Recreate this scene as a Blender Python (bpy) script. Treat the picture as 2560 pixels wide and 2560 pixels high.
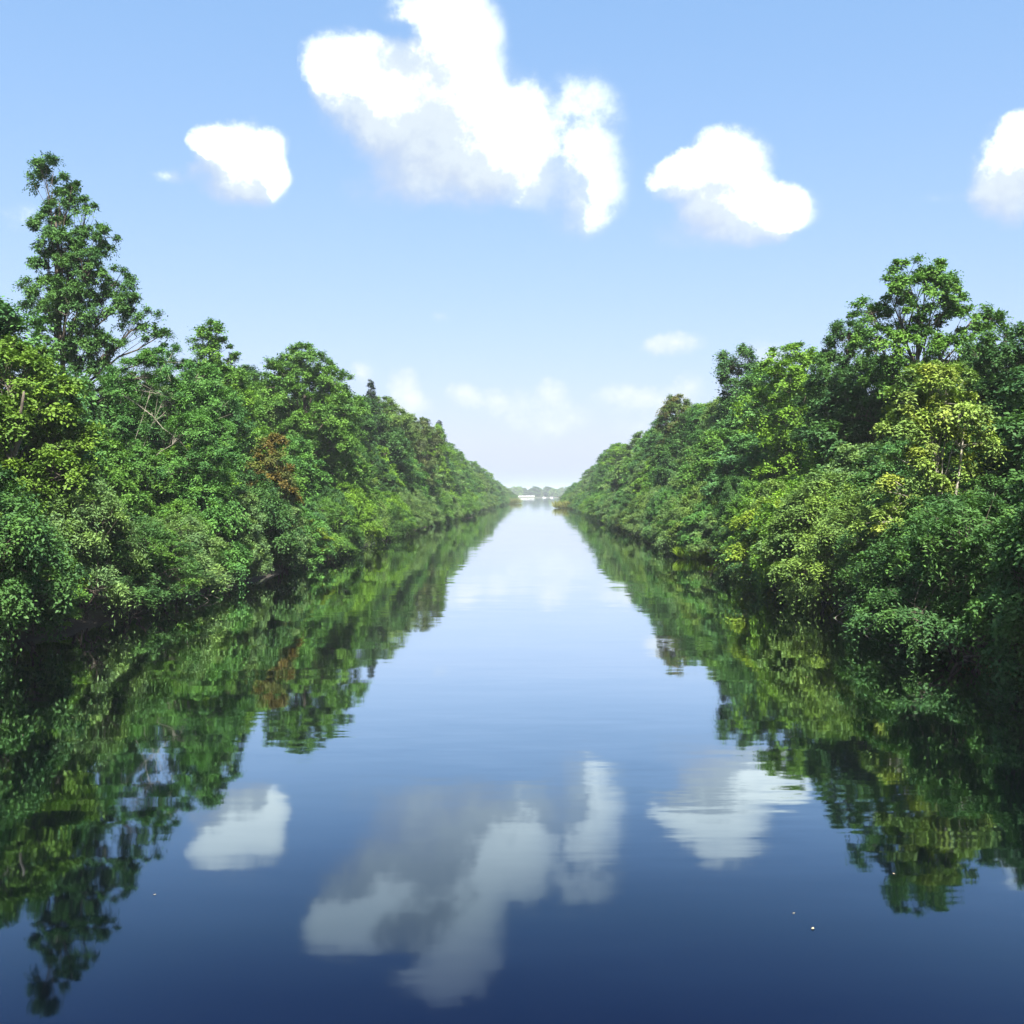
import bpy, math
import numpy as np
from mathutils import Vector

# ------------------------------------------------------------------ camera
sc = bpy.context.scene
for o in list(bpy.data.objects):
    bpy.data.objects.remove(o)
COL = sc.collection

EYE = 5.5                                   # the camera stands on a low bridge, 5.5 m over the canal
cam = bpy.data.cameras.new("camera")
cam.sensor_width = 36.0
cam.lens = 36.0 * 2640 / 2560
cam.shift_x = -59 / 2560
cam.shift_y = -44 / 2560
cam.clip_start = 0.1
cam.clip_end = 60000
camo = bpy.data.objects.new("camera", cam)
camo.location = (0, 0, EYE)
camo.rotation_euler = (math.pi / 2, 0, 0)
COL.objects.link(camo)
sc.camera = camo

# ------------------------------------------------------------------ light
SUN_AZ, SUN_EL = math.radians(172), math.radians(53)       # behind the camera, to the right
SUN_STRENGTH, SKY_STRENGTH = 5.0, 0.050
to_sun = Vector((math.sin(SUN_AZ) * math.cos(SUN_EL), math.cos(SUN_AZ) * math.cos(SUN_EL), math.sin(SUN_EL)))
sun = bpy.data.lights.new("sun", 'SUN')
sun.energy = SUN_STRENGTH
sun.angle = math.radians(0.53)
sun.color = (1.0, 0.95, 0.86)
suno = bpy.data.objects.new("sun", sun)
suno.rotation_euler = to_sun.to_track_quat('Z', 'Y').to_euler()
suno.location = (0, -50, 80)
COL.objects.link(suno)

sc.view_settings.view_transform = 'Standard'
sc.view_settings.look = 'None'
sc.view_settings.gamma = 1.0
sc.view_settings.use_curve_mapping = False
sc.view_settings.exposure = 1.61

sc.render.engine = 'CYCLES'
cy = sc.cycles
cy.max_bounces = 7
cy.diffuse_bounces = 1
cy.glossy_bounces = 3
cy.transmission_bounces = 3
cy.volume_bounces = 1
cy.transparent_max_bounces = 4
cy.caustics_reflective = False
cy.caustics_refractive = False
cy.use_denoising = True
try:
    cy.denoiser = 'OPENIMAGEDENOISE'
except Exception:
    pass


class NT:
    """small helper for wiring node trees"""
    def __init__(self, tree):
        self.t = tree

    def n(self, kind, **kw):
        nd = self.t.nodes.new(kind)
        for k, v in kw.items():
            setattr(nd, k, v)
        return nd

    def put(self, sock, v):
        if isinstance(v, bpy.types.NodeSocket):
            self.t.links.new(v, sock)
        elif v is not None:
            sock.default_value = v

    def m(self, op, a, b=None, c=None, clamp=False):
        nd = self.n('ShaderNodeMath', operation=op, use_clamp=clamp)
        for s, v in zip(nd.inputs, (a, b, c)):
            self.put(s, v)
        return nd.outputs[0]

    def v(self, op, a, b=None):
        nd = self.n('ShaderNodeVectorMath', operation=op)
        self.put(nd.inputs[0], a)
        if op == 'SCALE':
            self.put(nd.inputs[3], b)
        elif b is not None:
            self.put(nd.inputs[1], b)
        return nd.outputs['Value'] if op in ('LENGTH', 'DOT_PRODUCT', 'DISTANCE') else nd.outputs[0]

    def sep(self, a):
        nd = self.n('ShaderNodeSeparateXYZ')
        self.put(nd.inputs[0], a)
        return nd.outputs

    def comb(self, x, y, z):
        nd = self.n('ShaderNodeCombineXYZ')
        for s, v in zip(nd.inputs, (x, y, z)):
            self.put(s, v)
        return nd.outputs[0]

    def noise(self, vec, scale, detail=2.0, rough=0.5, dist=0.0):
        nd = self.n('ShaderNodeTexNoise')
        self.put(nd.inputs['Vector'], vec)
        nd.inputs['Scale'].default_value = scale
        nd.inputs['Detail'].default_value = detail
        nd.inputs['Roughness'].default_value = rough
        nd.inputs['Distortion'].default_value = dist
        return nd.outputs

    def mix(self, f, a, b, blend='MIX'):
        nd = self.n('ShaderNodeMix', data_type='RGBA', blend_type=blend)
        self.put(nd.inputs[0], f)
        self.put(nd.inputs[6], a)
        self.put(nd.inputs[7], b)
        return nd.outputs[2]

    def smooth(self, x, lo, hi, a=0.0, b=1.0):
        nd = self.n('ShaderNodeMapRange', interpolation_type='SMOOTHSTEP')
        self.put(nd.inputs[0], x)
        for s, v in zip(nd.inputs[1:5], (lo, hi, a, b)):
            s.default_value = v
        return nd.outputs[0]


# ------------------------------------------------------------------ sky with summer cumulus
def ang(x, y):
    """bearing and elevation of a cloud lobe"""
    dx = (x - 1339) / 2640
    return math.atan(dx), math.atan((1236 - y) / 2640 / math.sqrt(1 + dx * dx))


# cloud lobes in the sky: bearing, elevation, half widths (in 1/2640 rad), thickness
BIG = [(1150, 96, 108, 112, 1.15), (1075, 0, 110, 55, .70), (1010, 20, 60, 30, .32), (877, 152, 112, 66, 1.15), (812, 190, 45, 52, .9),
       (1030, 222, 185, 105, 1.35), (1150, 300, 190, 125, 1.35), (1255, 385, 115, 105, 1.3), (960, 275, 110, 80, .8),
       (1060, 355, 160, 110, 1.15), (1210, 450, 170, 75, .85), (850, 260, 70, 60, .34), (905, 330, 80, 60, .34), (1060, 450, 120, 60, .35),
       (1325, 232, 46, 34, .22), (1440, 275, 125, 95, .36), (1430, 365, 135, 125, .34), (1495, 400, 100, 140, .36),
       (1435, 500, 125, 85, .36), (1490, 470, 90, 95, .20), (955, 494, 105, 50, .44), (1040, 510, 80, 34, .26)]
LEFT = [(585, 368, 92, 58, 1.3), (530, 350, 50, 38, 1.0), (678, 372, 42, 42, .95), (600, 430, 100, 66, 1.15), (655, 450, 70, 50, .8), (685, 440, 42, 28, .55),
        (620, 492, 90, 36, .35), (420, 438, 52, 18, .42), (480, 425, 30, 14, .35), (60, 545, 60, 40, .30)]
RIGHT = [(1815, 412, 104, 78, 1.5), (1672, 452, 58, 46, 1.0), (1720, 430, 60, 50, 1.0), (1880, 530, 140, 66, 1.4), (1960, 525, 50, 52, 1.1),
         (1780, 490, 90, 60, 1.0), (1725, 575, 100, 50, .33), (1840, 590, 130, 36, .32),
         (2535, 425, 84, 96, 1.25), (2600, 380, 90, 80, 1.3), (2480, 465, 50, 45, .75), (2530, 515, 70, 50, .4), (2390, 490, 120, 20, .20)]
LOW = [(1010, 975, 40, 56, 1.1), (1030, 1015, 55, 34, .85), (905, 940, 40, 34, .6), (980, 1050, 70, 40, .45),
       (1150, 985, 40, 30, .75), (1200, 1005, 70, 32, .6), (1290, 1005, 90, 38, .50), (1383, 990, 44, 44, .8), (1425, 1045, 66, 38, .5),
       (1362, 1070, 60, 40, .55), (1290, 1050, 60, 32, .35), (1555, 995, 76, 36, .7), (1650, 1000, 76, 40, .65), (1600, 1060, 90, 40, .32),
       (1695, 862, 70, 32, .80), (1640, 868, 44, 24, .5), (1915, 895, 80, 50, .6), (1107, 792, 30, 16, .3), (1720, 970, 40, 40, .6)]


def field_group(name, blobs):
    g = bpy.data.node_groups.new(name, 'ShaderNodeTree')
    g.interface.new_socket('P', in_out='INPUT', socket_type='NodeSocketVector')
    g.interface.new_socket('F', in_out='OUTPUT', socket_type='NodeSocketFloat')
    t = NT(g)
    gi, go = t.n('NodeGroupInput'), t.n('NodeGroupOutput')
    acc = None
    for (x, y, rx, ry, w) in blobs:
        a, e = ang(x, y)
        rx, ry = rx * 1.32 / 2640, ry * 1.32 / 2640
        mp = t.n('ShaderNodeMapping', vector_type='POINT')
        t.put(mp.inputs[0], gi.outputs[0])
        mp.inputs['Location'].default_value = (-a / rx, -e / ry, 0)
        mp.inputs['Scale'].default_value = (1 / rx, 1 / ry, 0)
        gr = t.n('ShaderNodeTexGradient', gradient_type='SPHERICAL')
        t.put(gr.inputs[0], mp.outputs[0])
        acc = t.m('MULTIPLY', gr.outputs['Fac'], w) if acc is None else t.m('MULTIPLY_ADD', gr.outputs['Fac'], w, acc)
    g.links.new(acc, go.inputs[0])
    return g


def make_world():
    w = bpy.data.worlds.new("World")
    sc.world = w
    w.use_nodes = True
    w.node_tree.nodes.clear()
    t = NT(w.node_tree)
    out = t.n('ShaderNodeOutputWorld')
    sky = t.n('ShaderNodeTexSky', sky_type='NISHITA')
    sky.sun_disc = False
    sky.sun_elevation, sky.sun_rotation = SUN_EL, SUN_AZ
    sky.altitude = 0
    sky.air_density, sky.dust_density, sky.ozone_density = 1.0, 1.7, 3.0
    r_, g_, b_ = t.sep(sky.outputs[0])[:3]              # a hazy summer sky: flatter from zenith to horizon than clean air
    base = t.comb(t.m('MULTIPLY', t.m('POWER', t.m('DIVIDE', r_, 1.15), 0.74), 2.01),
                  t.m('MULTIPLY', t.m('POWER', t.m('DIVIDE', g_, 1.90), 0.49), 3.54),
                  t.m('MULTIPLY', t.m('POWER', t.m('DIVIDE', b_, 3.35), 0.35), 6.10))
    d = t.n('ShaderNodeTexCoord').outputs['Generated']
    x, y, z = t.sep(d)[:3]
    az, el = t.m('ARCTAN2', x, y), t.m('ARCSINE', z)
    p = t.comb(az, el, 0.0)

    def clouds(group, scale, warp, amp, lit, shade, k, edge=(5.2, 5.9, 6.5, 1)):
        """cumulus of the lobes in a group: billowed outline, bright and shaded sides painted in colour"""
        nz = t.noise(d, scale, 4.0, 0.55)
        nb = t.noise(d, scale * 3.2, 6.0, 0.62)
        off = t.v('ADD', t.v('SCALE', t.v('SUBTRACT', nz['Color'], (0.5, 0.5, 0.5)), warp),
                  t.v('SCALE', t.v('SUBTRACT', nb['Color'], (0.5, 0.5, 0.5)), warp * 0.75))
        pw = t.v('ADD', p, off)
        f1 = t.n('ShaderNodeGroup', node_tree=group)
        t.put(f1.inputs[0], pw)
        f2 = t.n('ShaderNodeGroup', node_tree=group)
        t.put(f2.inputs[0], t.v('ADD', pw, (0.012 * k, 0.024 * k, 0)))
        f, s = f1.outputs[0], f2.outputs[0]
        bumps = t.m('MULTIPLY', t.m('SUBTRACT', nb['Fac'], 0.5), t.m('MULTIPLY', t.smooth(f, 0.0, 0.35), amp))
        den = t.m('MAXIMUM', t.m('ADD', f, bumps), 0.0)
        thick = t.m('SUBTRACT', 1.0, t.m('EXPONENT', t.m('MULTIPLY', den, -1.5)))
        above = t.m('SUBTRACT', 1.0, t.m('EXPONENT', t.m('MULTIPLY', s, -1.1)))    # cloud to the upper right, drives the painted shading
        light = t.smooth(t.m('ADD', t.m('SUBTRACT', thick, above), t.m('MULTIPLY', bumps, 1.1)), -0.50, 0.72)
        crisp = t.smooth(thick, 0.10, 0.95)                   # tops painted bright end sharply, the undersides dissolve
        soft = t.smooth(thick, 0.05, 1.0)
        alpha = t.mix(t.smooth(light, 0.15, 0.7), soft, crisp)
        col = t.mix(t.smooth(light, 0.58, 1.0), t.mix(t.smooth(light, 0.0, 0.6), shade, edge), lit)  # sunlit and shaded cloud sides are painted as colours
        bg = t.n('ShaderNodeBackground')
        t.put(bg.inputs[0], t.mix(alpha, base, col))
        bg.inputs[1].default_value = SKY_STRENGTH
        return bg.outputs[0]

    def mixs(f, a, b):
        nd = t.n('ShaderNodeMixShader')
        t.put(nd.inputs[0], f)
        t.put(nd.inputs[1], a)
        t.put(nd.inputs[2], b)
        return nd.outputs[0]

    LIT, SH = (10.5, 11.0, 10.8, 1), (4.1, 4.8, 6.0, 1)
    big = clouds(field_group('cloud_big', BIG), 9, 0.034, 0.95, LIT, SH, 2.0)
    left = clouds(field_group('cloud_left', LEFT), 14, 0.020, 0.8, LIT, SH, 1.3)
    right = clouds(field_group('cloud_right', RIGHT), 15, 0.020, 0.75, LIT, (4.4, 5.0, 6.1, 1), 1.3)
    low = clouds(field_group('cloud_low', LOW), 22, 0.012, 0.7, (6.5, 6.9, 7.0, 1), (4.9, 5.7, 6.5, 1), 0.35, (5.8, 6.4, 6.7, 1))
    # the rest of the sky: the same scattered fair-weather cumulus, laid out on one level overhead
    zz = t.m('MAXIMUM', z, 0.04)
    q = t.comb(t.m('DIVIDE', x, zz), t.m('DIVIDE', y, zz), 0.0)
    nq = t.noise(q, 0.55, 6.0, 0.58)['Fac']
    ar = t.m('MULTIPLY', t.smooth(nq, 0.57, 0.72), t.smooth(z, 0.04, 0.16))
    front = t.m('MULTIPLY', t.smooth(t.m('ABSOLUTE', az), 0.53, 0.70), 1.0)
    over = t.smooth(el, 0.52, 0.66)
    ar = t.m('MULTIPLY', ar, t.m('MAXIMUM', front, over))
    rest = t.n('ShaderNodeBackground')
    t.put(rest.inputs[0], t.mix(ar, base, (5.4, 6.0, 6.5, 1)))
    rest.inputs[1].default_value = SKY_STRENGTH

    a1 = (ang(742, 300)[0])
    a2 = (ang(1592, 300)[0])
    up = mixs(t.m('GREATER_THAN', az, a2), mixs(t.m('GREATER_THAN', az, a1), left, big), right)
    view = mixs(t.m('GREATER_THAN', el, ang(1339, 700)[1]), low, up)
    inside = t.m('MULTIPLY', t.m('LESS_THAN', t.m('ABSOLUTE', az), 0.53), t.m('MULTIPLY', t.m('LESS_THAN', el, 0.52), t.m('GREATER_THAN', el, 0.0)))
    t.put(out.inputs[0], mixs(inside, rest.outputs[0], view))


make_world()


# ------------------------------------------------------------------ materials
def new_mat(name):
    m = bpy.data.materials.new(name)
    m.use_nodes = True
    m.node_tree.nodes.clear()
    t = NT(m.node_tree)
    return m, t, t.n('ShaderNodeOutputMaterial')


def leaf_material():
    m, t, out = new_mat("leaf")
    var = t.n('ShaderNodeAttribute', attribute_name='leafvar').outputs['Fac']
    second = t.n('ShaderNodeAttribute', attribute_type='OBJECT', attribute_name='second_tint').outputs['Color']
    clump = t.n('ShaderNodeAttribute', attribute_name='clumpvar').outputs['Fac']
    tint = t.mix(t.smooth(clump, 0.50, 0.85), t.n('ShaderNodeObjectInfo').outputs['Color'], second)
    dark = t.mix(1.0, tint, (0.66, 0.75, 0.90, 1), 'MULTIPLY')
    bright = t.mix(1.0, tint, (1.42, 1.34, 0.90, 1), 'MULTIPLY')
    col = t.mix(var, dark, bright)
    pb = t.n('ShaderNodeBsdfPrincipled')
    t.put(pb.inputs['Base Color'], col)
    pb.inputs['Roughness'].default_value = 0.58
    pb.inputs['Specular IOR Level'].default_value = 0.18
    tr = t.n('ShaderNodeBsdfTranslucent')
    t.put(tr.inputs[0], t.mix(1.0, col, (1.15, 1.25, 0.55, 1), 'MULTIPLY'))
    mx = t.n('ShaderNodeMixShader')
    mx.inputs[0].default_value = 0.16
    t.put(mx.inputs[1], pb.outputs[0])
    t.put(mx.inputs[2], tr.outputs[0])
    t.put(out.inputs[0], mx.outputs[0])
    return m


def bark_material(name, c1, c2, scale=6):
    m, t, out = new_mat(name)
    oc = t.n('ShaderNodeTexCoord').outputs['Object']
    st = t.n('ShaderNodeMapping')
    t.put(st.inputs[0], oc)
    st.inputs['Scale'].default_value = (1, 1, 0.25)
    nz = t.noise(st.outputs[0], scale, 5, 0.65)['Fac']
    pb = t.n('ShaderNodeBsdfPrincipled')
    t.put(pb.inputs['Base Color'], t.mix(t.smooth(nz, 0.35, 0.65), c1, c2))
    pb.inputs['Roughness'].default_value = 0.9
    bp = t.n('ShaderNodeBump')
    bp.inputs['Strength'].default_value = 0.6
    bp.inputs['Distance'].default_value = 0.03
    t.put(bp.inputs['Height'], nz)
    t.put(pb.inputs['Normal'], bp.outputs[0])
    t.put(out.inputs[0], pb.outputs[0])
    return m


def ground_material():
    m, t, out = new_mat("bank_soil_and_grass")
    pos = t.n('ShaderNodeNewGeometry').outputs['Position']
    a = t.noise(pos, 0.35, 6, 0.6)['Fac']
    b = t.noise(pos, 4.0, 5, 0.7)['Fac']
    soil = t.mix(b, (0.018, 0.015, 0.011, 1), (0.048, 0.038, 0.026, 1))
    grass = t.mix(b, (0.025, 0.050, 0.014, 1), (0.070, 0.105, 0.030, 1))
    h = t.sep(pos)[2]
    f = t.m('MULTIPLY', t.smooth(t.m('ADD', h, t.m('MULTIPLY', a, 0.9)), 0.45, 1.2), t.smooth(a, 0.3, 0.55))
    pb = t.n('ShaderNodeBsdfPrincipled')
    t.put(pb.inputs['Base Color'], t.mix(f, soil, grass))
    pb.inputs['Roughness'].default_value = 0.95
    bp = t.n('ShaderNodeBump')
    bp.inputs['Distance'].default_value = 0.08
    t.put(bp.inputs['Height'], b)
    t.put(pb.inputs['Normal'], bp.outputs[0])
    t.put(out.inputs[0], pb.outputs[0])
    return m


def water_material():
    m, t, out = new_mat("calm_canal_water")
    pos = t.n('ShaderNodeNewGeometry').outputs['Position']

    def slope(sx, sy, detail, amp, off):
        mp = t.n('ShaderNodeMapping')
        t.put(mp.inputs[0], pos)
        mp.inputs['Scale'].default_value = (sx, sy, 1)
        mp.inputs['Location'].default_value = (off, off * 1.7, 0)
        c = t.noise(mp.outputs[0], 1.0, detail, 0.5)['Color']
        return t.v('SCALE', t.v('SUBTRACT', c, (0.5, 0.5, 0.5)), amp)
    gm = t.n('ShaderNodeMapping')
    t.put(gm.inputs[0], pos)
    gm.inputs['Scale'].default_value = (0.035, 0.075, 1)
    gust = t.noise(gm.outputs[0], 1.0, 4, 0.55)['Fac']
    g = t.smooth(gust, 0.46, 0.66, 0.30, 1.9)
    w1 = slope(0.22, 0.80, 2, 0.015, 3.0)        # lazy swell
    w2 = slope(0.8, 3.6, 3, 0.020, 11.0)         # small ripples
    s = t.v('ADD', w1, t.v('SCALE', w2, g))
    s = t.v('MULTIPLY', s, (0.55, 1.0, 0.0))
    nrm = t.v('NORMALIZE', t.v('ADD', s, (0, 0, 1)))
    fr = t.n('ShaderNodeFresnel')
    fr.inputs['IOR'].default_value = 1.333
    t.put(fr.inputs['Normal'], nrm)
    fc = t.n('ShaderNodeFloatCurve')
    cv = fc.mapping.curves[0]
    cv.points[0].location, cv.points[1].location = (0, 0), (1, 1)
    for q in ((0.03, 0.03), (0.07, 0.090), (0.114, 0.195), (0.186, 0.45), (0.265, 0.66), (0.40, 0.87), (0.60, 0.95)):
        cv.points.new(*q)
    fc.mapping.update()
    t.put(fc.inputs['Value'], fr.outputs[0])
    deep = t.n('ShaderNodeBsdfDiffuse')                  # the light that comes back out of the water itself
    deep.inputs[0].default_value = (0.0008, 0.0014, 0.0022, 1)
    gl = t.n('ShaderNodeBsdfGlossy')
    gl.inputs['Roughness'].default_value = 0.03
    tn = t.n('ShaderNodeValToRGB')                        # reflection tint: steep reflections are painted darker and bluer
    tn.color_ramp.elements[0].position, tn.color_ramp.elements[0].color = 0.06, (0.27, 0.44, 1.0, 1)
    tn.color_ramp.elements[1].position, tn.color_ramp.elements[1].color = 0.38, (0.95, 0.98, 1.0, 1)
    e = tn.color_ramp.elements.new(0.114)
    e.color = (0.56, 0.76, 1.0, 1)
    e = tn.color_ramp.elements.new(0.20)
    e.color = (0.78, 0.91, 1.0, 1)
    t.put(tn.inputs[0], fr.outputs[0])
    t.put(gl.inputs['Color'], tn.outputs[0])
    t.put(gl.inputs['Normal'], nrm)
    mx = t.n('ShaderNodeMixShader')
    t.put(mx.inputs[0], fc.outputs[0])
    t.put(mx.inputs[1], deep.outputs[0])
    t.put(mx.inputs[2], gl.outputs[0])
    t.put(out.inputs[0], mx.outputs[0])
    return m


def plain(name, col, rough=0.6, col2=None, scale=8):
    m, t, out = new_mat(name)
    pb = t.n('ShaderNodeBsdfPrincipled')
    nz = t.noise(t.n('ShaderNodeTexCoord').outputs['Object'], scale, 4, 0.6)['Fac']
    c2 = col2 or tuple(c * 0.7 for c in col)
    t.put(pb.inputs['Base Color'], t.mix(t.smooth(nz, 0.3, 0.7), (*c2, 1), (*col, 1)))
    pb.inputs['Roughness'].default_value = rough
    t.put(out.inputs[0], pb.outputs[0])
    return m


LEAF = leaf_material()
BARK = bark_material("grey_bark", (0.035, 0.028, 0.022, 1), (0.12, 0.10, 0.075, 1))
PALE_BARK = bark_material("pale_bark", (0.16, 0.14, 0.11, 1), (0.40, 0.37, 0.30, 1), 4)
GROUND = ground_material()
WATER = water_material()


# ------------------------------------------------------------------ setting: ground, water
def mesh_obj(name, verts, faces, mat, parent=None, smooth=False):
    me = bpy.data.meshes.new(name)
    me.from_pydata([tuple(v) for v in verts], [], faces)
    me.materials.append(mat)
    if smooth:
        me.polygons.foreach_set('use_smooth', [True] * len(me.polygons))
    me.update()
    o = bpy.data.objects.new(name, me)
    COL.objects.link(o)
    if parent:
        o.parent = parent
    return o


def tag(o, label=None, cat=None, group=None, kind=None):
    for k, v in (('label', label), ('category', cat), ('group', group), ('kind', kind)):
        if v:
            o[k] = v
    return o


LEFT_BANK, RIGHT_BANK, LEFT_END, RIGHT_END, FAR_SHORE = -18.6, 14.9, 930.0, 556.0, 1690.0


def wob(y):
    return 0.45 * np.sin(y * 0.11) + 0.3 * np.sin(y * 0.27 + 1.3) + 0.2 * np.sin(y * 0.61 + 0.4)


def make_ground():
    xs = np.unique(np.concatenate([np.linspace(-26, -15, 23), np.linspace(11, 23, 25), np.linspace(-120, -26, 12), np.linspace(23, 120, 12),
                                   np.linspace(-15, 11, 5), [-6000, -3000, -1500, -800, -400, -220, 220, 400, 800, 1500, 3000, 6000]]))
    ys = np.unique(np.concatenate([np.linspace(-300, 0, 31), np.linspace(0, 240, 121), np.linspace(240, 540, 61), np.linspace(540, 580, 21),
                                   np.linspace(580, 910, 40), np.linspace(910, 950, 21), np.linspace(960, 1660, 15), np.linspace(1670, 1720, 26),
                                   [1800, 2000, 2600, 4000, 7000, 12000]]))
    X, Y = np.meshgrid(xs, ys)
    dl = np.minimum(LEFT_BANK + wob(Y) - X, LEFT_END - Y + 0.02 * np.abs(X + 20))
    dr = np.minimum(X - RIGHT_BANK - wob(Y + 37), RIGHT_END - Y + 0.02 * np.abs(X - 15))
    df = Y - FAR_SHORE - 6 * np.sin(X * 0.01)
    d = np.maximum(np.maximum(dl, dr), df)
    Z = np.where(d < 0, np.maximum(d * 0.8, -2.2), 1.0 * np.tanh(d * 0.55) + 0.5 * np.tanh(d * 0.08))
    Z = Z + np.where(d > 0, 0.12 * np.sin(X * 1.7 + Y * 0.9) * np.tanh(d * 0.4), 0)
    n, k = X.shape
    verts = np.stack([X, Y, Z], -1).reshape(-1, 3)
    i = np.arange(n * k).reshape(n, k)
    f = np.stack([i[:-1, :-1], i[:-1, 1:], i[1:, 1:], i[1:, :-1]], -1).reshape(-1, 4)
    return tag(mesh_obj('ground', verts, f.tolist(), GROUND, smooth=True), kind='structure')


make_ground()
tag(mesh_obj('canal_water', [(-6000, -300, 0), (6000, -300, 0), (6000, 1760, 0), (-6000, 1760, 0)], [(0, 1, 2, 3)], WATER), kind='structure')


# ------------------------------------------------------------------ trees
def unit(a):
    return a / np.maximum(np.linalg.norm(a, axis=-1, keepdims=True), 1e-9)


class Wood:
    """tapered tubes gathered into one mesh"""
    def __init__(self):
        self.v, self.f, self.n = [], [], 0

    def tube(self, pts, r0, r1, sides=6):
        pts = np.asarray(pts, float)
        k = len(pts)
        tan = unit(np.gradient(pts, axis=0))
        ref = np.where(np.abs(tan[:, 2:3]) > 0.9, np.array([[1.0, 0, 0]]), np.array([[0, 0, 1.0]]))
        a = unit(np.cross(tan, ref))
        b = np.cross(tan, a)
        th = np.linspace(0, 2 * np.pi, sides, endpoint=False)
        r = np.linspace(r0, r1, k)[:, None, None]
        ring = pts[:, None] + r * (a[:, None] * np.cos(th)[None, :, None] + b[:, None] * np.sin(th)[None, :, None])
        self.v.append(ring.reshape(-1, 3))
        for i in range(k - 1):
            for j in range(sides):
                j2 = (j + 1) % sides
                o = self.n + i * sides
                self.f.append((o + j, o + j2, o + sides + j2, o + sides + j))
        self.f.append(tuple(self.n + (k - 1) * sides + j for j in range(sides)))
        self.n += k * sides

    def mesh(self, name, mat):
        me = bpy.data.meshes.new(name)
        me.from_pydata(np.concatenate(self.v).tolist(), [], self.f)
        me.materials.append(mat)
        me.polygons.foreach_set('use_smooth', [True] * len(me.polygons))
        me.update()
        return me


def bend(a, b, rise, n=7, rng=None, jit=0.0):
    """a curved limb from a to b that first rises"""
    a, b = np.asarray(a, float), np.asarray(b, float)
    t = np.linspace(0, 1, n)[:, None]
    c = a * 0.55 + b * 0.45 + np.array([0, 0, rise])
    p = (1 - t) ** 2 * a + 2 * t * (1 - t) * c + t * t * b
    if rng is not None and jit:
        p[1:-1] += rng.normal(0, jit, (n - 2, 3))
    return p


def leaf_mesh(name, P, A, N, L, W, var, cvar=None):
    """every leaf a folded, pointed blade of its own"""
    A = unit(A)
    B = unit(np.cross(N, A))
    N = np.cross(A, B)
    L, W = L[:, None], W[:, None]
    mid = P + A * L * 0.42 + N * W * 0.16
    V = np.stack([P, mid + B * W * 0.5, P + A * L - N * L * 0.10, mid - B * W * 0.5], 1).reshape(-1, 3).astype(np.float32)
    n = len(P)
    me = bpy.data.meshes.new(name)
    me.vertices.add(4 * n)
    me.vertices.foreach_set('co', V.ravel())
    me.loops.add(4 * n)
    me.loops.foreach_set('vertex_index', np.arange(4 * n, dtype=np.int32))
    me.polygons.add(n)
    me.polygons.foreach_set('loop_start', np.arange(0, 4 * n, 4, dtype=np.int32))
    at = me.attributes.new('leafvar', 'FLOAT', 'POINT')
    at.data.foreach_set('value', np.repeat(var, 4).astype(np.float32))
    at = me.attributes.new('clumpvar', 'FLOAT', 'POINT')
    at.data.foreach_set('value', np.repeat(var if cvar is None else cvar, 4).astype(np.float32))
    me.materials.append(LEAF)
    me.update(calc_edges=True)
    return me


def clumps(rng, lobes, rc, cover, inner=0.22):
    """centres of leaf sprays over the outside of a union of lobes, with a few inside"""
    Ls = np.array(lobes, float)
    C, O, R, I = [], [], [], []
    for li, (cx, cy, cz, rx, ry, rz) in enumerate(Ls):
        area = 4 * math.pi * (((rx * ry) ** 1.6 + (rx * rz) ** 1.6 + (ry * rz) ** 1.6) / 3) ** (1 / 1.6)
        n = max(6, int(area * cover / (math.pi * rc * rc)))
        d = unit(rng.normal(0, 1, (n, 3)))
        flip = (d[:, 2] < -0.35) & (rng.random(n) < 0.55)
        d[flip, 2] *= -1
        rad = np.where(rng.random(n) < inner, rng.uniform(0.25, 0.8, n), rng.uniform(0.82, 1.10, n))
        p = np.array([cx, cy, cz]) + d * rad[:, None] * np.array([rx, ry, rz])
        keep = np.ones(n, bool)
        for lj, (ax, ay, az, bx, by, bz) in enumerate(Ls):
            if lj != li:
                q = np.sqrt((((p - (ax, ay, az)) / (bx, by, bz)) ** 2).sum(1))
                keep &= (q > 0.78) | (rng.random(n) < 0.12)
        p, d = p[keep], d[keep]
        C.append(p)
        O.append(unit(d / np.array([rx, ry, rz])))
        R.append(rc * rng.uniform(0.6, 1.35, len(p)))
        I.append(np.full(len(p), li))
    return np.concatenate(C), np.concatenate(O), np.concatenate(R), np.concatenate(I)


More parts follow.
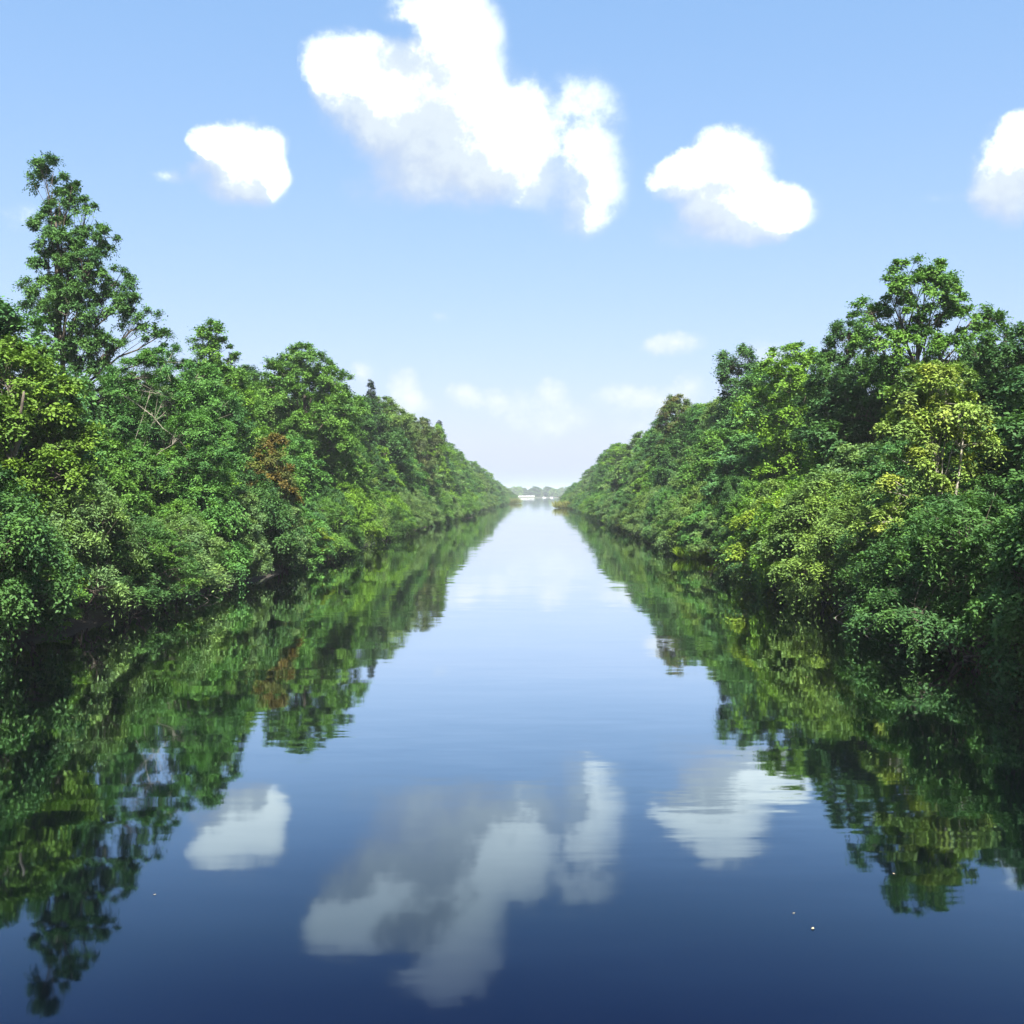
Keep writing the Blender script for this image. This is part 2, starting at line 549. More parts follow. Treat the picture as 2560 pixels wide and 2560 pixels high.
def sprays(rng, C, O, R, nsh, nl, L, aspect, droop=0.25, upbias=0.35, spread=0.85):
    """leafy shoots fanning out of every clump"""
    n = len(C)
    base = rng.random(n)
    D = unit(O[:, None] * 0.7 + np.array([0, 0, upbias]) + rng.normal(0, spread * 0.6, (n, nsh, 3)))
    D[..., 2] *= 0.86
    ln = R[:, None] * rng.uniform(0.6, 1.3, (n, nsh))
    t = np.linspace(0.12, 1.0, nl)[None, None] + rng.uniform(-0.06, 0.06, (n, nsh, nl))
    P = C[:, None, None] + D[:, :, None] * (ln[..., None] * t)[..., None]
    P[..., 2] -= droop * ln[..., None] * t ** 2
    P += rng.normal(0, 1, P.shape) * (0.10 * R)[:, None, None, None]
    side = unit(np.cross(D, np.array([0, 0, 1.0])) + 1e-6)[:, :, None] * np.where(np.arange(nl) % 2 == 0, 1.0, -1.0)[None, None, :, None]
    A = D[:, :, None] * 0.55 + side * 0.75 + rng.normal(0, 0.35, P.shape) + np.array([0, 0, -0.30])
    N = np.array([0, 0, 0.75]) + O[:, None, None] * 0.45 + rng.normal(0, 0.32, P.shape)
    k = n * nsh * nl
    var = 0.68 * np.repeat(base, nsh * nl) + 0.32 * rng.random(k)
    Ls = L * rng.uniform(0.5, 1.4, k)
    cv = np.repeat(rng.random(n), nsh * nl)
    return P.reshape(-1, 3), A.reshape(-1, 3), N.reshape(-1, 3), Ls, Ls * aspect * rng.uniform(0.85, 1.15, k), var, cv


def crown_lobes(rng, T, zb, R, n, rl=0.36, shape='oval', lean=(0, 0)):
    """lobes that make up an uneven crown"""
    out = []
    for i in range(n):
        u = (i + rng.uniform(0.2, 0.8)) / n
        z = zb + (T - zb) * (0.06 + 0.86 * u)
        prof = {'oval': math.sin(math.pi * min(1, 0.12 + 0.88 * u) ** 0.85) ** 0.6, 'cone': (1 - u) ** 0.7 * 0.95 + 0.05,
                'dome': math.sqrt(max(0.0, 1 - max(0, u - 0.25) ** 2 / 0.60)), 'vase': (0.45 + 0.75 * u) * math.sqrt(max(0.05, 1.02 - u ** 5))}[shape]
        a = i * 2.399 + rng.uniform(-0.5, 0.5)
        r = R * rl * rng.uniform(0.75, 1.25)
        off = max(0.0, R * prof - r * 0.85) * rng.uniform(0.75, 1.1)
        out.append((off * math.cos(a) + lean[0] * u, off * math.sin(a) + lean[1] * u, z, r, r, r * rng.uniform(0.7, 1.0)))
    top = R * rl * 0.8
    out.append((lean[0], lean[1], T - top * 0.9, top, top, top))
    return out


PROTO = {}


def build(key, seed, lobes, T, rc=0.7, cover=1.5, nsh=6, nl=9, L=0.2, aspect=0.5, droop=0.25, upbias=0.35, spread=0.85, trunk_r=0.2,
          bark=None, stems=1, top_frac=0.8, inner=0.22, extra_wood=None, limb_from=0.35, jit=0.12):
    """one kind of tree: meshes for the trunk, its branches and its crown"""
    rng = np.random.default_rng(seed)
    bark = bark or BARK
    cover, nsh, L = cover * 0.95, nsh + 18, L * 0.92
    C, O, R, I = clumps(rng, lobes, rc, cover, inner)
    P, A, N, Ls, Ws, var, cv = sprays(rng, C, O, R, nsh, nl, L, aspect, droop, upbias, spread)
    crown = leaf_mesh('crown', P, A, N, Ls, Ws, var, cv)
    tw, bw = Wood(), Wood()
    lob = np.array(lobes)
    cen = lob[:, :3].mean(0)
    paths = []
    for s in range(stems):
        if stems == 1:
            tip = np.array([lob[-1, 0], lob[-1, 1], T * top_frac])
            b = np.zeros(3)
        else:
            a = 2 * math.pi * s / stems + rng.uniform(-0.3, 0.3)
            b = np.array([0.25 * math.cos(a), 0.25 * math.sin(a), 0])
            q = lob[rng.integers(len(lob))]
            tip = np.array([q[0], q[1], q[2]])
        b = b + (0, 0, -0.3)
        p = bend(b, tip, T * 0.10, 10, rng, jit)
        paths.append(p)
        tw.tube(p, trunk_r, trunk_r * 0.22, 8)
    for li, q in enumerate(lob):
        pth = paths[li % len(paths)]
        k = np.searchsorted(pth[:, 2], max(T * 0.12, q[2] * (1 - limb_from)))
        k = int(np.clip(k, 1, len(pth) - 2))
        rr = trunk_r * (1 - 0.8 * k / len(pth))
        limb = bend(pth[k], q[:3], 0.15 * np.linalg.norm(q[:3] - pth[k]), 6, rng, 0.08)
        bw.tube(limb, rr * 0.55, rr * 0.18, 5)
        mine = np.flatnonzero(I == li)
        for c in mine[:: max(1, len(mine) // 9)]:
            s0 = limb[rng.integers(3, 6)]
            bw.tube(bend(s0, C[c] + O[c] * R[c] * 0.5, 0.1, 4), rr * 0.15 + 0.006, 0.006, 3)
    if extra_wood:
        extra_wood(rng, tw, bw)
    PROTO[key] = dict(trunk=tw.mesh('trunk', bark), branches=bw.mesh('branches', bark), crown=crown, T=T)
    return PROTO[key]


def spruce(key, seed, T, zb, spreadr, L=0.22):
    rng = np.random.default_rng(seed)
    tw, bw = Wood(), Wood()
    tw.tube([(0, 0, -0.3), (0.05, 0, T * 0.5), (0, 0, T)], 0.24, 0.02, 8)
    C, O, R = [], [], []
    z = zb
    while z < T - 0.2:
        r = (T - z) * spreadr + 0.18
        k = 6 if r > 0.8 else 4
        a0 = rng.uniform(0, 6.28)
        for i in range(k):
            a = a0 + i * 6.283 / k + rng.uniform(-0.4, 0.4)
            rr = r * rng.uniform(0.5, 1.25)
            z1 = z + rng.uniform(-0.35, 0.35)
            d = np.array([math.cos(a), math.sin(a), 0])
            lift = rng.uniform(-0.30, 0.25)
            tip = np.array([0, 0, z1]) + d * rr + np.array([0, 0, lift * rr])
            bw.tube([(0, 0, z1), tuple(d * rr * 0.55 + (0, 0, z1 - 0.10 * rr)), tuple(tip)], 0.03, 0.008, 3)
            m = max(2, int(rr / 0.24))
            for j in range(m):
                u = (j + 1) / m
                C.append(d * rr * u + (0, 0, z1 + (lift * u - 0.10 * (1 - u)) * rr))
                O.append(d * 0.9 + (0, 0, -0.1))
                R.append(0.28 + 0.14 * rr * (1.15 - u))
        z += 0.40 + 0.012 * (T - z)
    C, O, R = np.array(C), unit(np.array(O)), np.array(R)
    P, A, N, Ls, Ws, var, cv = sprays(rng, C, O, R, 7, 5, L, 0.26, 0.45, 0.05, 0.9)
    PROTO[key] = dict(trunk=tw.mesh('trunk', BARK), branches=bw.mesh('branches', BARK), crown=leaf_mesh('crown', P, A, N, Ls, Ws, var, cv), T=T)


def place(key, name, label, X, Y, T=None, wide=None, rot=0.0, col=(0.05, 0.10, 0.03), cat='tree', group=None, z=None, tilt=(0, 0), col2=None):
    pr = PROTO[key]
    s = (T / pr['T']) if T else 1.0
    w = s if wide is None else s * wide
    r = bpy.data.objects.new(name, None)
    r.empty_display_size = 0.5
    COL.objects.link(r)
    if z is None:
        z = 0.9
    r.location = (X, Y, z)
    r.rotation_euler = (math.radians(tilt[0]), math.radians(tilt[1]), rot)
    r.scale = (w, w, s * (T - z) / T if T else s)
    tag(r, label, cat, group)
    for part in ('trunk', 'branches', 'crown'):
        o = bpy.data.objects.new(part, pr[part])
        COL.objects.link(o)
        o.parent = r
        if part == 'crown':
            o.color = (*col, 1)
            o['second_tint'] = list(col2 or (col[0] * 1.16, col[1] * 1.12, col[2] * 1.0))
            o['kind'] = 'stuff'
    return r


# -- kinds of trees that are repeated along the banks
def kinds():
    R = np.random.default_rng
    r = R(1)
    build('ash', 11, crown_lobes(r, 20, 5.5, 5.0, 19, 0.34, 'oval'), 20, 0.85, 1.5, 7, 10, 0.26, 0.46, 0.3, 0.5, trunk_r=0.24)
    build('oval', 12, crown_lobes(r, 20, 4.0, 3.9, 17, 0.40, 'oval'), 20, 0.80, 1.55, 7, 10, 0.25, 0.50, 0.2, 0.4, trunk_r=0.22)
    build('round', 13, crown_lobes(r, 14, 2.0, 4.6, 20, 0.34, 'dome'), 14, 0.75, 1.6, 7, 9, 0.24, 0.55, 0.2, 0.35, trunk_r=0.2)
    build('cone', 14, crown_lobes(r, 18, 2.2, 3.6, 19, 0.40, 'cone'), 18, 0.75, 1.55, 7, 9, 0.24, 0.5, 0.25, 0.3, trunk_r=0.2)
    build('vase', 15, crown_lobes(r, 17, 4.5, 4.4, 15, 0.36, 'vase'), 17, 0.80, 1.4, 7, 10, 0.25, 0.42, 0.4, 0.5, trunk_r=0.2)
    build('under', 16, crown_lobes(r, 9, 0.6, 3.6, 18, 0.36, 'dome'), 9, 0.62, 1.6, 7, 9, 0.21, 0.55, 0.3, 0.25, trunk_r=0.10, stems=3)
    build('bush', 17, crown_lobes(r, 5.5, 0.2, 3.3, 15, 0.36, 'dome'), 5.5, 0.60, 1.6, 8, 9, 0.17, 0.55, 0.55, 0.15, trunk_r=0.06, stems=6)
    build('willow', 18, crown_lobes(r, 5.0, 0.1, 3.0, 14, 0.38, 'dome'), 5.0, 0.75, 1.5, 9, 10, 0.18, 0.30, 0.85, 0.45, trunk_r=0.06, stems=6)
    build('sapling', 19, crown_lobes(r, 8, 0.8, 2.0, 12, 0.42, 'oval'), 8, 0.55, 1.5, 7, 9, 0.18, 0.5, 0.3, 0.35, trunk_r=0.07, stems=2)
    spruce('spruce', 20, 25, 4, 0.20, 0.30)
    build('far', 21, crown_lobes(r, 15, 1.5, 5.5, 12, 0.42, 'dome'), 15, 1.3, 1.3, 5, 6, 0.75, 0.6, 0.2, 0.35, trunk_r=0.3)


def features():
    R = np.random.default_rng
    # the tall ash over the near left bank: two leaders, an outreaching limb to the canal side
    lob = [(-3.2, 0, 25.2, .75, .75, 1.3), (-2.3, .3, 23.6, .8, .9, 1.3), (-1.2, -.2, 24.6, .55, .55, .7), (-.3, .2, 23.2, .6, .6, .7),
           (-2.9, .2, 21.6, 1.3, 1.3, 1.3), (-1.6, -.4, 20.6, 1.3, 1.2, 1.1), (-3.2, .4, 19.4, 1.1, 1.1, 1.1), (.2, .3, 21.2, 1.1, 1.2, .9), (1.2, -.2, 21.3, .7, .7, .6),
           (-1.9, 1.3, 18.6, 1.5, 1.5, 1.4), (.3, -.5, 19.3, 1.4, 1.4, 1.2), (1.8, .5, 18.6, .9, .9, .7), (-3.3, -.4, 17.3, 1.3, 1.3, 1.3),
           (-1.0, -1.2, 16.8, 1.5, 1.4, 1.5), (1.2, .4, 16.6, 1.5, 1.5, 1.2), (-2.4, .6, 14.8, 1.7, 1.6, 1.5), (0, .4, 14.2, 1.5, 1.5, 1.2), (1.7, -.4, 14.0, .9, .9, .8),
           (2.9, .3, 17.2, .6, .6, .45), (4.3, .3, 16.0, .7, .7, .55), (5.0, -.3, 14.8, .7, .7, .6), (4.3, .3, 13.5, .5, .5, .4), (5.4, 0, 12.3, .4, .4, .25),
           (-2.6, 0, 12.2, 1.8, 1.7, 1.5), (.6, 0, 11.6, 1.6, 1.6, 1.3), (2.4, .2, 10.6, 1.1, 1.1, .9), (-1.2, .8, 9.4, 2.0, 1.9, 1.6), (-2.6, .2, 23.0, .5, .5, .6)]

    def twigs(rng, tw, bw):
        for a, b in (((0.4, 0, 20), (0.1, 0, 24.0)), ((.8, 0, 20), (1.0, .1, 23.2)), ((1.0, .1, 21), (1.5, .2, 23.0)), ((2.2, 0, 13.4), (5.6, 0, 12.0)), ((1.4, 0, 10.6), (4.2, .2, 11.3))):
            bw.tube(bend(a, b, 0.2, 6, rng, 0.05), 0.03, 0.008, 4)
        tw.tube(bend((-1.2, 0, 10), (.3, 0, 21), 0.5, 8, rng, 0.1), 0.17, 0.04, 7)
        bw.tube(bend((-.5, 0, 12), (4.6, 0, 15.6), -0.6, 8, rng, 0.05), 0.08, 0.02, 5)
    lob = [(q[0] + 1.3, *q[1:]) for q in lob]
    build('tall_ash', 31, lob, 26.6, 0.58, 1.55, 7, 10, 0.20, 0.46, 0.35, 0.45, trunk_r=0.30, inner=0.12, top_frac=0.86, extra_wood=twigs)

    # the tall tree on the right bank with an airy, broad top
    lob = [(-.6, 0, 18.9, 1.1, 1.1, .9), (.8, .3, 19.2, .9, .9, .7), (-1.9, -.3, 17.8, 1.2, 1.2, .9), (.9, -.3, 17.6, 1.5, 1.4, 1.1), (2.1, .3, 18.4, .6, .6, .6),
           (-3.0, .2, 16.4, .9, .9, .8), (-1.3, .4, 16.2, 1.4, 1.4, 1.1), (1.5, .2, 15.8, 1.5, 1.5, 1.1), (3.6, 0, 16.2, .9, .9, .6), (4.7, .2, 16.0, .6, .6, .4),
           (3.4, -.2, 14.8, 1.1, 1.1, .8), (4.6, .1, 13.9, .5, .5, .35), (-2.6, -.2, 14.6, 1.2, 1.1, .9), (-.3, .2, 14.4, 1.5, 1.5, 1.0), (1.9, -.3, 13.6, 1.5, 1.4, 1.0),
           (-1.6, .4, 12.6, 1.4, 1.4, 1.1), (2.9, .3, 12.5, 1.1, 1.1, .8), (.4, -.2, 12.0, 1.5, 1.4, 1.0), (.2, .3, 18.0, .9, .9, .9)]
    build('airy_ash', 32, lob, 20, 0.60, 1.25, 7, 9, 0.21, 0.48, 0.3, 0.4, trunk_r=0.30, inner=0.12, top_frac=0.85)

    # big round crown further along the left bank
    r = R(33)
    lob = crown_lobes(r, 20.5, 6.0, 6.0, 24, 0.28, 'dome')
    build('round_crown', 33, lob, 20.5, 0.75, 1.5, 7, 10, 0.25, 0.48, 0.2, 0.55, trunk_r=0.3)

    # slim tree with a notched top
    lob = [(0, 0, 18.3, .8, .8, .9), (-.9, 0, 17.9, .5, .5, .7), (.4, .2, 16.6, 1.2, 1.2, 1.0), (-.7, 0, 15.2, 1.3, 1.3, 1.1), (.9, -.2, 14.4, 1.3, 1.3, 1.0), (-1.1, .2, 13.2, 1.4, 1.4, 1.1),
           (.8, .3, 12.2, 1.6, 1.6, 1.2), (-1.4, 0, 10.8, 1.7, 1.7, 1.3), (1.3, 0, 9.6, 1.7, 1.7, 1.3), (0, 0, 8.0, 2.0, 2.0, 1.5), (0, 0, 17.4, .9, .9, .9)]
    build('slim', 34, lob, 19.2, 0.60, 1.5, 7, 9, 0.22, 0.5, 0.25, 0.4, trunk_r=0.2)

    # yellowing pale tree with bare pale stems
    lob = [(-.3, 0, 10.0, .7, .8, .6), (.7, .2, 9.8, .7, .7, .6), (-1.1, 0, 8.9, .8, .8, .7), (.2, -.3, 8.8, .9, .9, .8), (1.3, .2, 8.7, .7, .7, .7), (-1.4, .1, 7.6, .8, .8, .8),
           (-.2, 0, 7.3, .9, .9, .8), (1.1, 0, 7.3, .9, .8, .8), (-1.3, -.3, 6.2, .7, .7, .7), (-1.9, -.3, 4.9, .8, .8, .7), (-.6, -.4, 5.2, .6, .6, .5), (-2.3, -.5, 3.6, .8, .8, .6), (-1.0, -.5, 3.4, .7, .7, .5), (.6, .3, 5.8, .7, .7, .7), (1.3, .4, 4.6, .6, .6, .6), (-.2, -.4, 2.4, .7, .7, .5), (0, 0, 9.6, .8, .8, .8)]

    def stems(rng, tw, bw):
        tw.tube(bend((.1, -.1, -.3), (1.1, -.2, 8.2), 0.4, 8, rng, 0.05), 0.085, 0.03, 6)
        tw.tube(bend((-.1, 0, -.3), (.35, -.1, 7.6), 0.4, 8, rng, 0.05), 0.06, 0.02, 6)
    build('pale', 35, lob, 10.9, 0.5, 1.35, 7, 9, 0.17, 0.5, 0.75, 0.1, trunk_r=0.1, bark=PALE_BARK, extra_wood=stems)

    # feathery emerald crown with pale stems showing
    lob = [(0, 0, 13.2, 1.2, 1.2, .9), (-1.7, 0, 12.6, 1.3, 1.3, .9), (1.6, .2, 12.3, 1.3, 1.3, .9), (-2.5, .3, 11.1, 1.4, 1.4, 1.0), (0, .4, 11.2, 1.6, 1.5, 1.0), (2.4, 0, 10.6, 1.4, 1.4, 1.0),
           (1.8, -.8, 9.0, 1.5, 1.5, 1.1), (3.0, .2, 8.6, 1.2, 1.2, 1.0), (-2.6, .2, 9.2, 1.2, 1.2, 1.0), (2.6, -.6, 7.0, 1.5, 1.5, 1.1), (.9, -.8, 6.6, 1.3, 1.3, 1.0), (-2.2, 0, 7.2, 1.2, 1.2, 1.0), (1.8, -.6, 5.0, 1.4, 1.4, 1.0), (0, 0, 12.6, 1, 1, .8)]
    build('emerald', 36, lob, 14.3, 0.62, 1.5, 8, 11, 0.17, 0.36, 0.5, 0.35, trunk_r=0.085, bark=PALE_BARK, stems=2)

    # broad-leaved tree at the left edge whose low bough hangs out over the water
    r = R(37)
    lob = crown_lobes(r, 12, 3.2, 4.3, 18, 0.33, 'dome') + [(1.6, -2.2, 5.6, 1.0, 1.0, .9), (2.1, -2.6, 4.2, .9, .9, .8), (2.4, -2.9, 2.9, .9, .9, .8), (2.5, -3.2, 1.6, 1.0, 1.0, .8), (1.4, -3.2, 2.2, .8, .8, .7)]
    build('bough', 37, lob, 12, 0.58, 1.5, 7, 9, 0.18, 0.6, 0.4, 0.3, trunk_r=0.2)

    # thin half bare tree
    lob = [(0, 0, 13.4, .35, .35, .3), (-.6, .1, 13.9, .25, .25, .2), (.7, 0, 12.4, .5, .5, .5), (-.5, .2, 11.5, .5, .5, .45), (.9, -.2, 10.6, .8, .8, .6), (-.8, 0, 9.6, .9, .9, .7),
           (.6, .2, 8.6, 1.1, 1.1, .8), (-.9, .1, 7.6, 1.1, 1.1, .9), (.9, 0, 6.4, 1.2, 1.2, .9), (-.4, 0, 5.0, 1.3, 1.3, 1.0), (0, 0, 12.8, .4, .4, .4)]
    build('thin', 38, lob, 14, 0.42, 1.2, 5, 7, 0.15, 0.45, 0.3, 0.3, trunk_r=0.12)


kinds()
features()

G_DARK, G_MID, G_BLUE = (0.050, 0.120, 0.036), (0.086, 0.190, 0.038), (0.072, 0.172, 0.060)
G_YEL, G_LIME, G_OLIVE = (0.150, 0.235, 0.032), (0.120, 0.240, 0.030), (0.108, 0.188, 0.048)
G_EMER, G_PALE, G_BROWN, G_SAGE = (0.072, 0.182, 0.046), (0.170, 0.265, 0.062), (0.122, 0.098, 0.026), (0.114, 0.202, 0.074)

# ---- left bank, the trees one can tell apart
place('tall_ash', 'broadleaf_tree', 'very tall ragged tree towering above every other tree on the left bank', -29, 66, 26.6, wide=0.85, rot=0.0, col=(0.062, 0.145, 0.042))
place('round', 'broadleaf_tree', 'blue-green leafy tree cut by the left edge, left of the very tall ragged tree', -26.5, 50, 14.6, rot=1.0, col=G_BLUE)
place('bough', 'broadleaf_tree', 'bright yellowish green tree at the left edge with a low bough hanging over the water', -22.6, 45, 11.8, rot=0.25, col=(0.095, 0.175, 0.028))
place('emerald', 'broadleaf_tree', 'feathery emerald green tree with pale stems, left of the brown-leaved tree on the left bank', -22.0, 63, 14.4, rot=0.3, col=G_EMER)
place('slim', 'broadleaf_tree', 'slim tree with a notched top between the very tall ragged tree and the round-crowned tree', -26, 85, 19.2, rot=0.0, col=G_MID)
place('round_crown', 'broadleaf_tree', 'big round-crowned tree, the broadest dome on the left bank skyline', -23.6, 108, 20.6, rot=0.4, col=G_MID)
place('sapling', 'rust_brown_tree', 'slender tree with rusty brown leaves among the green left bank trees', -19.8, 75, 9.8, wide=0.85, rot=0.8, col=G_BROWN, tilt=(0, 10), col2=(0.095, 0.125, 0.030))
place('spruce', 'spruce_tree', 'dark spruce tip poking up just right of the big round-crowned tree', -26.5, 170, 24.2, rot=0.2, col=(0.018, 0.038, 0.022))
place('spruce', 'spruce_tree', 'dark pointed spruce farther down the left bank, beside a lime green tree', -22.6, 247, 23.0, wide=1.2, rot=1.2, col=(0.016, 0.036, 0.020))
place('cone', 'broadleaf_tree', 'lime green tree standing just before the second left bank spruce', -21.2, 222, 20.0, rot=0.6, col=G_LIME)
place('vase', 'broadleaf_tree', 'greyish olive tree before the lime green one on the left bank', -21.0, 189, 19.0, rot=2.0, col=(0.098, 0.150, 0.055), col2=(0.118, 0.150, 0.060))
place('sapling', 'waterside_bush', 'small bush with yellowing leaves at the waterline below the brown-leaved tree', -17.6, 81, 3.6, wide=2.0, rot=0.8, col=G_YEL, cat='bush', z=0.3)

# ---- right bank, the trees one can tell apart
place('airy_ash', 'broadleaf_tree', 'tallest tree on the right bank, with an airy broad light top', 23.9, 66, 20.2, rot=0.0, col=G_MID)
place('pale', 'broadleaf_tree', 'pale yellow-green tree with thin whitish stems on the near right bank', 16.9, 44.5, 11.3, wide=1.0, rot=0.0, col=G_PALE, col2=(0.190, 0.250, 0.050))
place('cone', 'broadleaf_tree', 'dark dense tree cut by the right edge behind the pale yellow-green tree', 24.5, 55, 14.2, rot=0.6, col=G_DARK)
place('cone', 'broadleaf_tree', 'dark pointed tree just left of the one cut by the right edge', 25.2, 60, 14.0, wide=0.7, rot=2.6, col=G_DARK)
place('thin', 'broadleaf_tree', 'thin half-bare tree whose twig tips reach into the right edge', 24.5, 49.5, 17.4, wide=0.6, rot=2.2, col=G_DARK)
place('ash', 'broadleaf_tree', 'dark green tree just left of the tallest airy tree on the right bank', 21.6, 73, 17.2, wide=0.8, rot=0.9, col=G_DARK)
place('vase', 'broadleaf_tree', 'fresh green tree, second crown left of the tallest airy right bank tree', 20.6, 84, 17.2, rot=0.2, col=G_LIME)
place('cone', 'broadleaf_tree', 'pointed dark green tree, the left peak of the near right bank skyline', 21.6, 113, 21.2, rot=0.2, col=G_DARK)
place('oval', 'broadleaf_tree', 'tree with brownish tinted leaves on the sloping right bank skyline', 20.4, 152, 19.8, rot=1.2, col=(0.078, 0.135, 0.036), col2=(0.110, 0.112, 0.040))
place('bush', 'waterside_bush', 'sunlit yellow-green bush with reddish tips spreading over the right waterline', 15.9, 63, 5.2, wide=1.25, rot=0.2, col=G_YEL, cat='bush', z=0.4)

# ---- the rest of both banks: rows of trees, understorey and overhanging bushes
rng = np.random.default_rng(77)
ORD = ['first', 'second', 'third', 'fourth', 'fifth', 'sixth', 'seventh', 'eighth', 'ninth', 'tenth', 'eleventh', 'twelfth', 'thirteenth', 'fourteenth',
       'fifteenth', 'sixteenth', 'seventeenth', 'eighteenth', 'nineteenth', 'twentieth']
for tens in ('twenty', 'thirty'):
    ORD += [f'{tens}-{u}' for u in ORD[:9]] + ([('thirtieth')] if tens == 'twenty' else [])
SIDES = {'left': (-1, -LEFT_BANK, LEFT_END, [(38, 12), (60, 12.5), (95, 16), (120, 19.5), (200, 21), (430, 21), (600, 17), (930, 13)]),
         'right': (1, RIGHT_BANK, RIGHT_END, [(38, 11), (60, 13.5), (90, 16), (120, 19), (250, 19), (350, 17.5), (440, 16), (556, 14.5)])}
GREENS = [('dark green', G_DARK), ('mid green', G_MID), ('blue-green', G_BLUE), ('mid green', G_MID), ('emerald green', G_EMER), ('bright green', G_LIME),
          ('sage green', G_SAGE), ('olive green', G_OLIVE), ('sage green', G_SAGE), ('dark green', G_DARK)]
ROWS = [  # offset behind the waterline, spacing near, height share, kinds, name, noun
    (0.3, 3.9, None, ['bush', 'willow', 'bush', 'under'], 'waterside_bush', 'overhanging bush'),
    (4.3, 6.0, 0.62, ['under', 'round', 'sapling', 'under'], 'understorey_tree', 'low understorey tree'),
    (8.2, 7.5, 0.97, ['ash', 'oval', 'cone', 'vase', 'round'], 'broadleaf_tree', 'full-height tree'),
    (14.5, 10.0, 0.98, ['oval', 'ash', 'round'], 'broadleaf_tree', 'back row tree')]
for side, (sg, bank, end, prof) in SIDES.items():
    py, ph = zip(*prof)
    for row, (off, gap, share, ks, name, noun) in enumerate(ROWS):
        y = (36.0 if sg < 0 else 31.0 + (3.0 if row > 1 else 0)) + row * 2.0
        i = 0
        while y < end - 4:
            top = float(np.interp(y, py, ph))
            stretch = 1 + max(0.0, y - 120) / 260.0
            T = (rng.uniform(3.4, 6.2) if share is None else top * share * (rng.uniform(0.84, 1.06) if y < 180 else rng.uniform(0.70, 1.10)))
            if row == 1:
                T = max(5.5, min(T, 12.5))
            k = ks[int(rng.integers(len(ks)))]
            cname, ccol = GREENS[int(rng.integers(len(GREENS)))]
            if sg < 0 and y < 54:
                cname, ccol = [('dark green', G_DARK), ('mid green', G_MID), ('sage green', G_SAGE)][i % 3]
            if sg > 0 and y < 48:
                cname, ccol = 'dark green', G_DARK  # leaf colour darkened here to add to the corner's shade
            X = sg * (bank + (1.0 if y > 300 else 0.0) + off + rng.uniform(-0.6, 0.9) * (1 if row < 2 else 2))
            far = y > 165
            mid = 'left' if sg < 0 else 'right'
            nouns = noun + ('es' if noun.endswith('sh') else 's')
            if far:
                lab = f'distant {cname} {noun} in the row far down the {mid} canal bank'
                grp = f'distant {nouns} of the {mid} bank'
            else:
                lab = f'{cname} {noun} on the {mid} bank, {ORD[i]} of its row from the camera'
                grp = f'{nouns} of the {mid} bank'
            wide = rng.uniform(0.9, 1.2) * (1 + 0.25 * max(0, stretch - 1))
            if row == 0:
                wide *= 5.0 / max(T, 3.6) * 0.95
            skip = (row == 3 and y > 230) or (sg < 0 and row == 1 and 41 < y < 49) or (row < 2 and 55 < y < 165 and rng.random() < (0.06, 0.22)[row])
            if not skip:
                place(k, name, lab, X, y + rng.uniform(-1, 1), T, wide, rng.uniform(0, 6.28), ccol,
                      'bush' if row == 0 else 'tree', grp, z=0.25 if row == 0 else 0.9)
            i += 0 if skip else 1
            y += gap * stretch * rng.uniform(0.85, 1.15)

# trees just outside the view on the right bank, which throw the shade over the near right corner
for i, (x, y, T) in enumerate([(22.5, 30.5, 17), (20, 23, 18), (20.5, 14, 15)]):
    place('round', 'broadleaf_tree', 'tree standing beside the bridge on the right bank, beyond the right edge', x, y, T, rot=i * 1.7, col=G_MID, group='trees beside the bridge')

# ---- far shore of the lake
for i in range(64):
    x = -150 + (i // 2) * 8.8 + rng.uniform(-3, 3)
    place('far', 'lakeshore_tree', 'tiny hazy tree in the treeline on the far shore', x, 1712 + (i % 2) * 22 + rng.uniform(0, 12), rng.uniform(13.0, 18.0), 1.25, rng.uniform(0, 6.28),
          GREENS[int(rng.integers(len(GREENS)))][1], 'tree', 'trees on the far shore')

# ------------------------------------------------------------------ small things
def box(name, x0, x1, y0, y1, z0, z1, mat, parent=None):
    v = [(x, y, z) for z in (z0, z1) for y in (y0, y1) for x in (x0, x1)]
    f = [(0, 2, 3, 1), (4, 5, 7, 6), (0, 1, 5, 4), (1, 3, 7, 5), (3, 2, 6, 7), (2, 0, 4, 6)]
    return mesh_obj(name, v, f, mat, parent)


def empty(name, loc, label, cat, group=None):
    o = bpy.data.objects.new(name, None)
    o.location = loc
    COL.objects.link(o)
    return tag(o, label, cat, group)


WHITE = plain("white_paint", (0.80, 0.80, 0.78), 0.5, (0.74, 0.74, 0.72))
GREY = plain("grey_roofing", (0.55, 0.56, 0.58), 0.6)
PANE = plain("dark_window_glass", (0.05, 0.06, 0.07), 0.1)
b = empty('boathouse', (-9, 1702, 1.2), 'long low white boathouse on the far shore at the end of the canal', 'boathouse')
box('wall', -6, 7, 0, 7, 0, 2.5, WHITE, b)
box('roof', -6.5, 7.5, -0.5, 7.5, 2.5, 2.9, GREY, b)
box('annex_wall', -19, -6.02, 1.5, 6, 0, 1.8, WHITE, b)
box('annex_roof', -19.4, -6.05, 1.2, 6.2, 1.8, 2.2, WHITE, b)
for k in range(5):
    box('window', -4.8 + k * 2.4, -3.4 + k * 2.4, -0.06, -0.003, 1.0, 2.0, PANE, b)


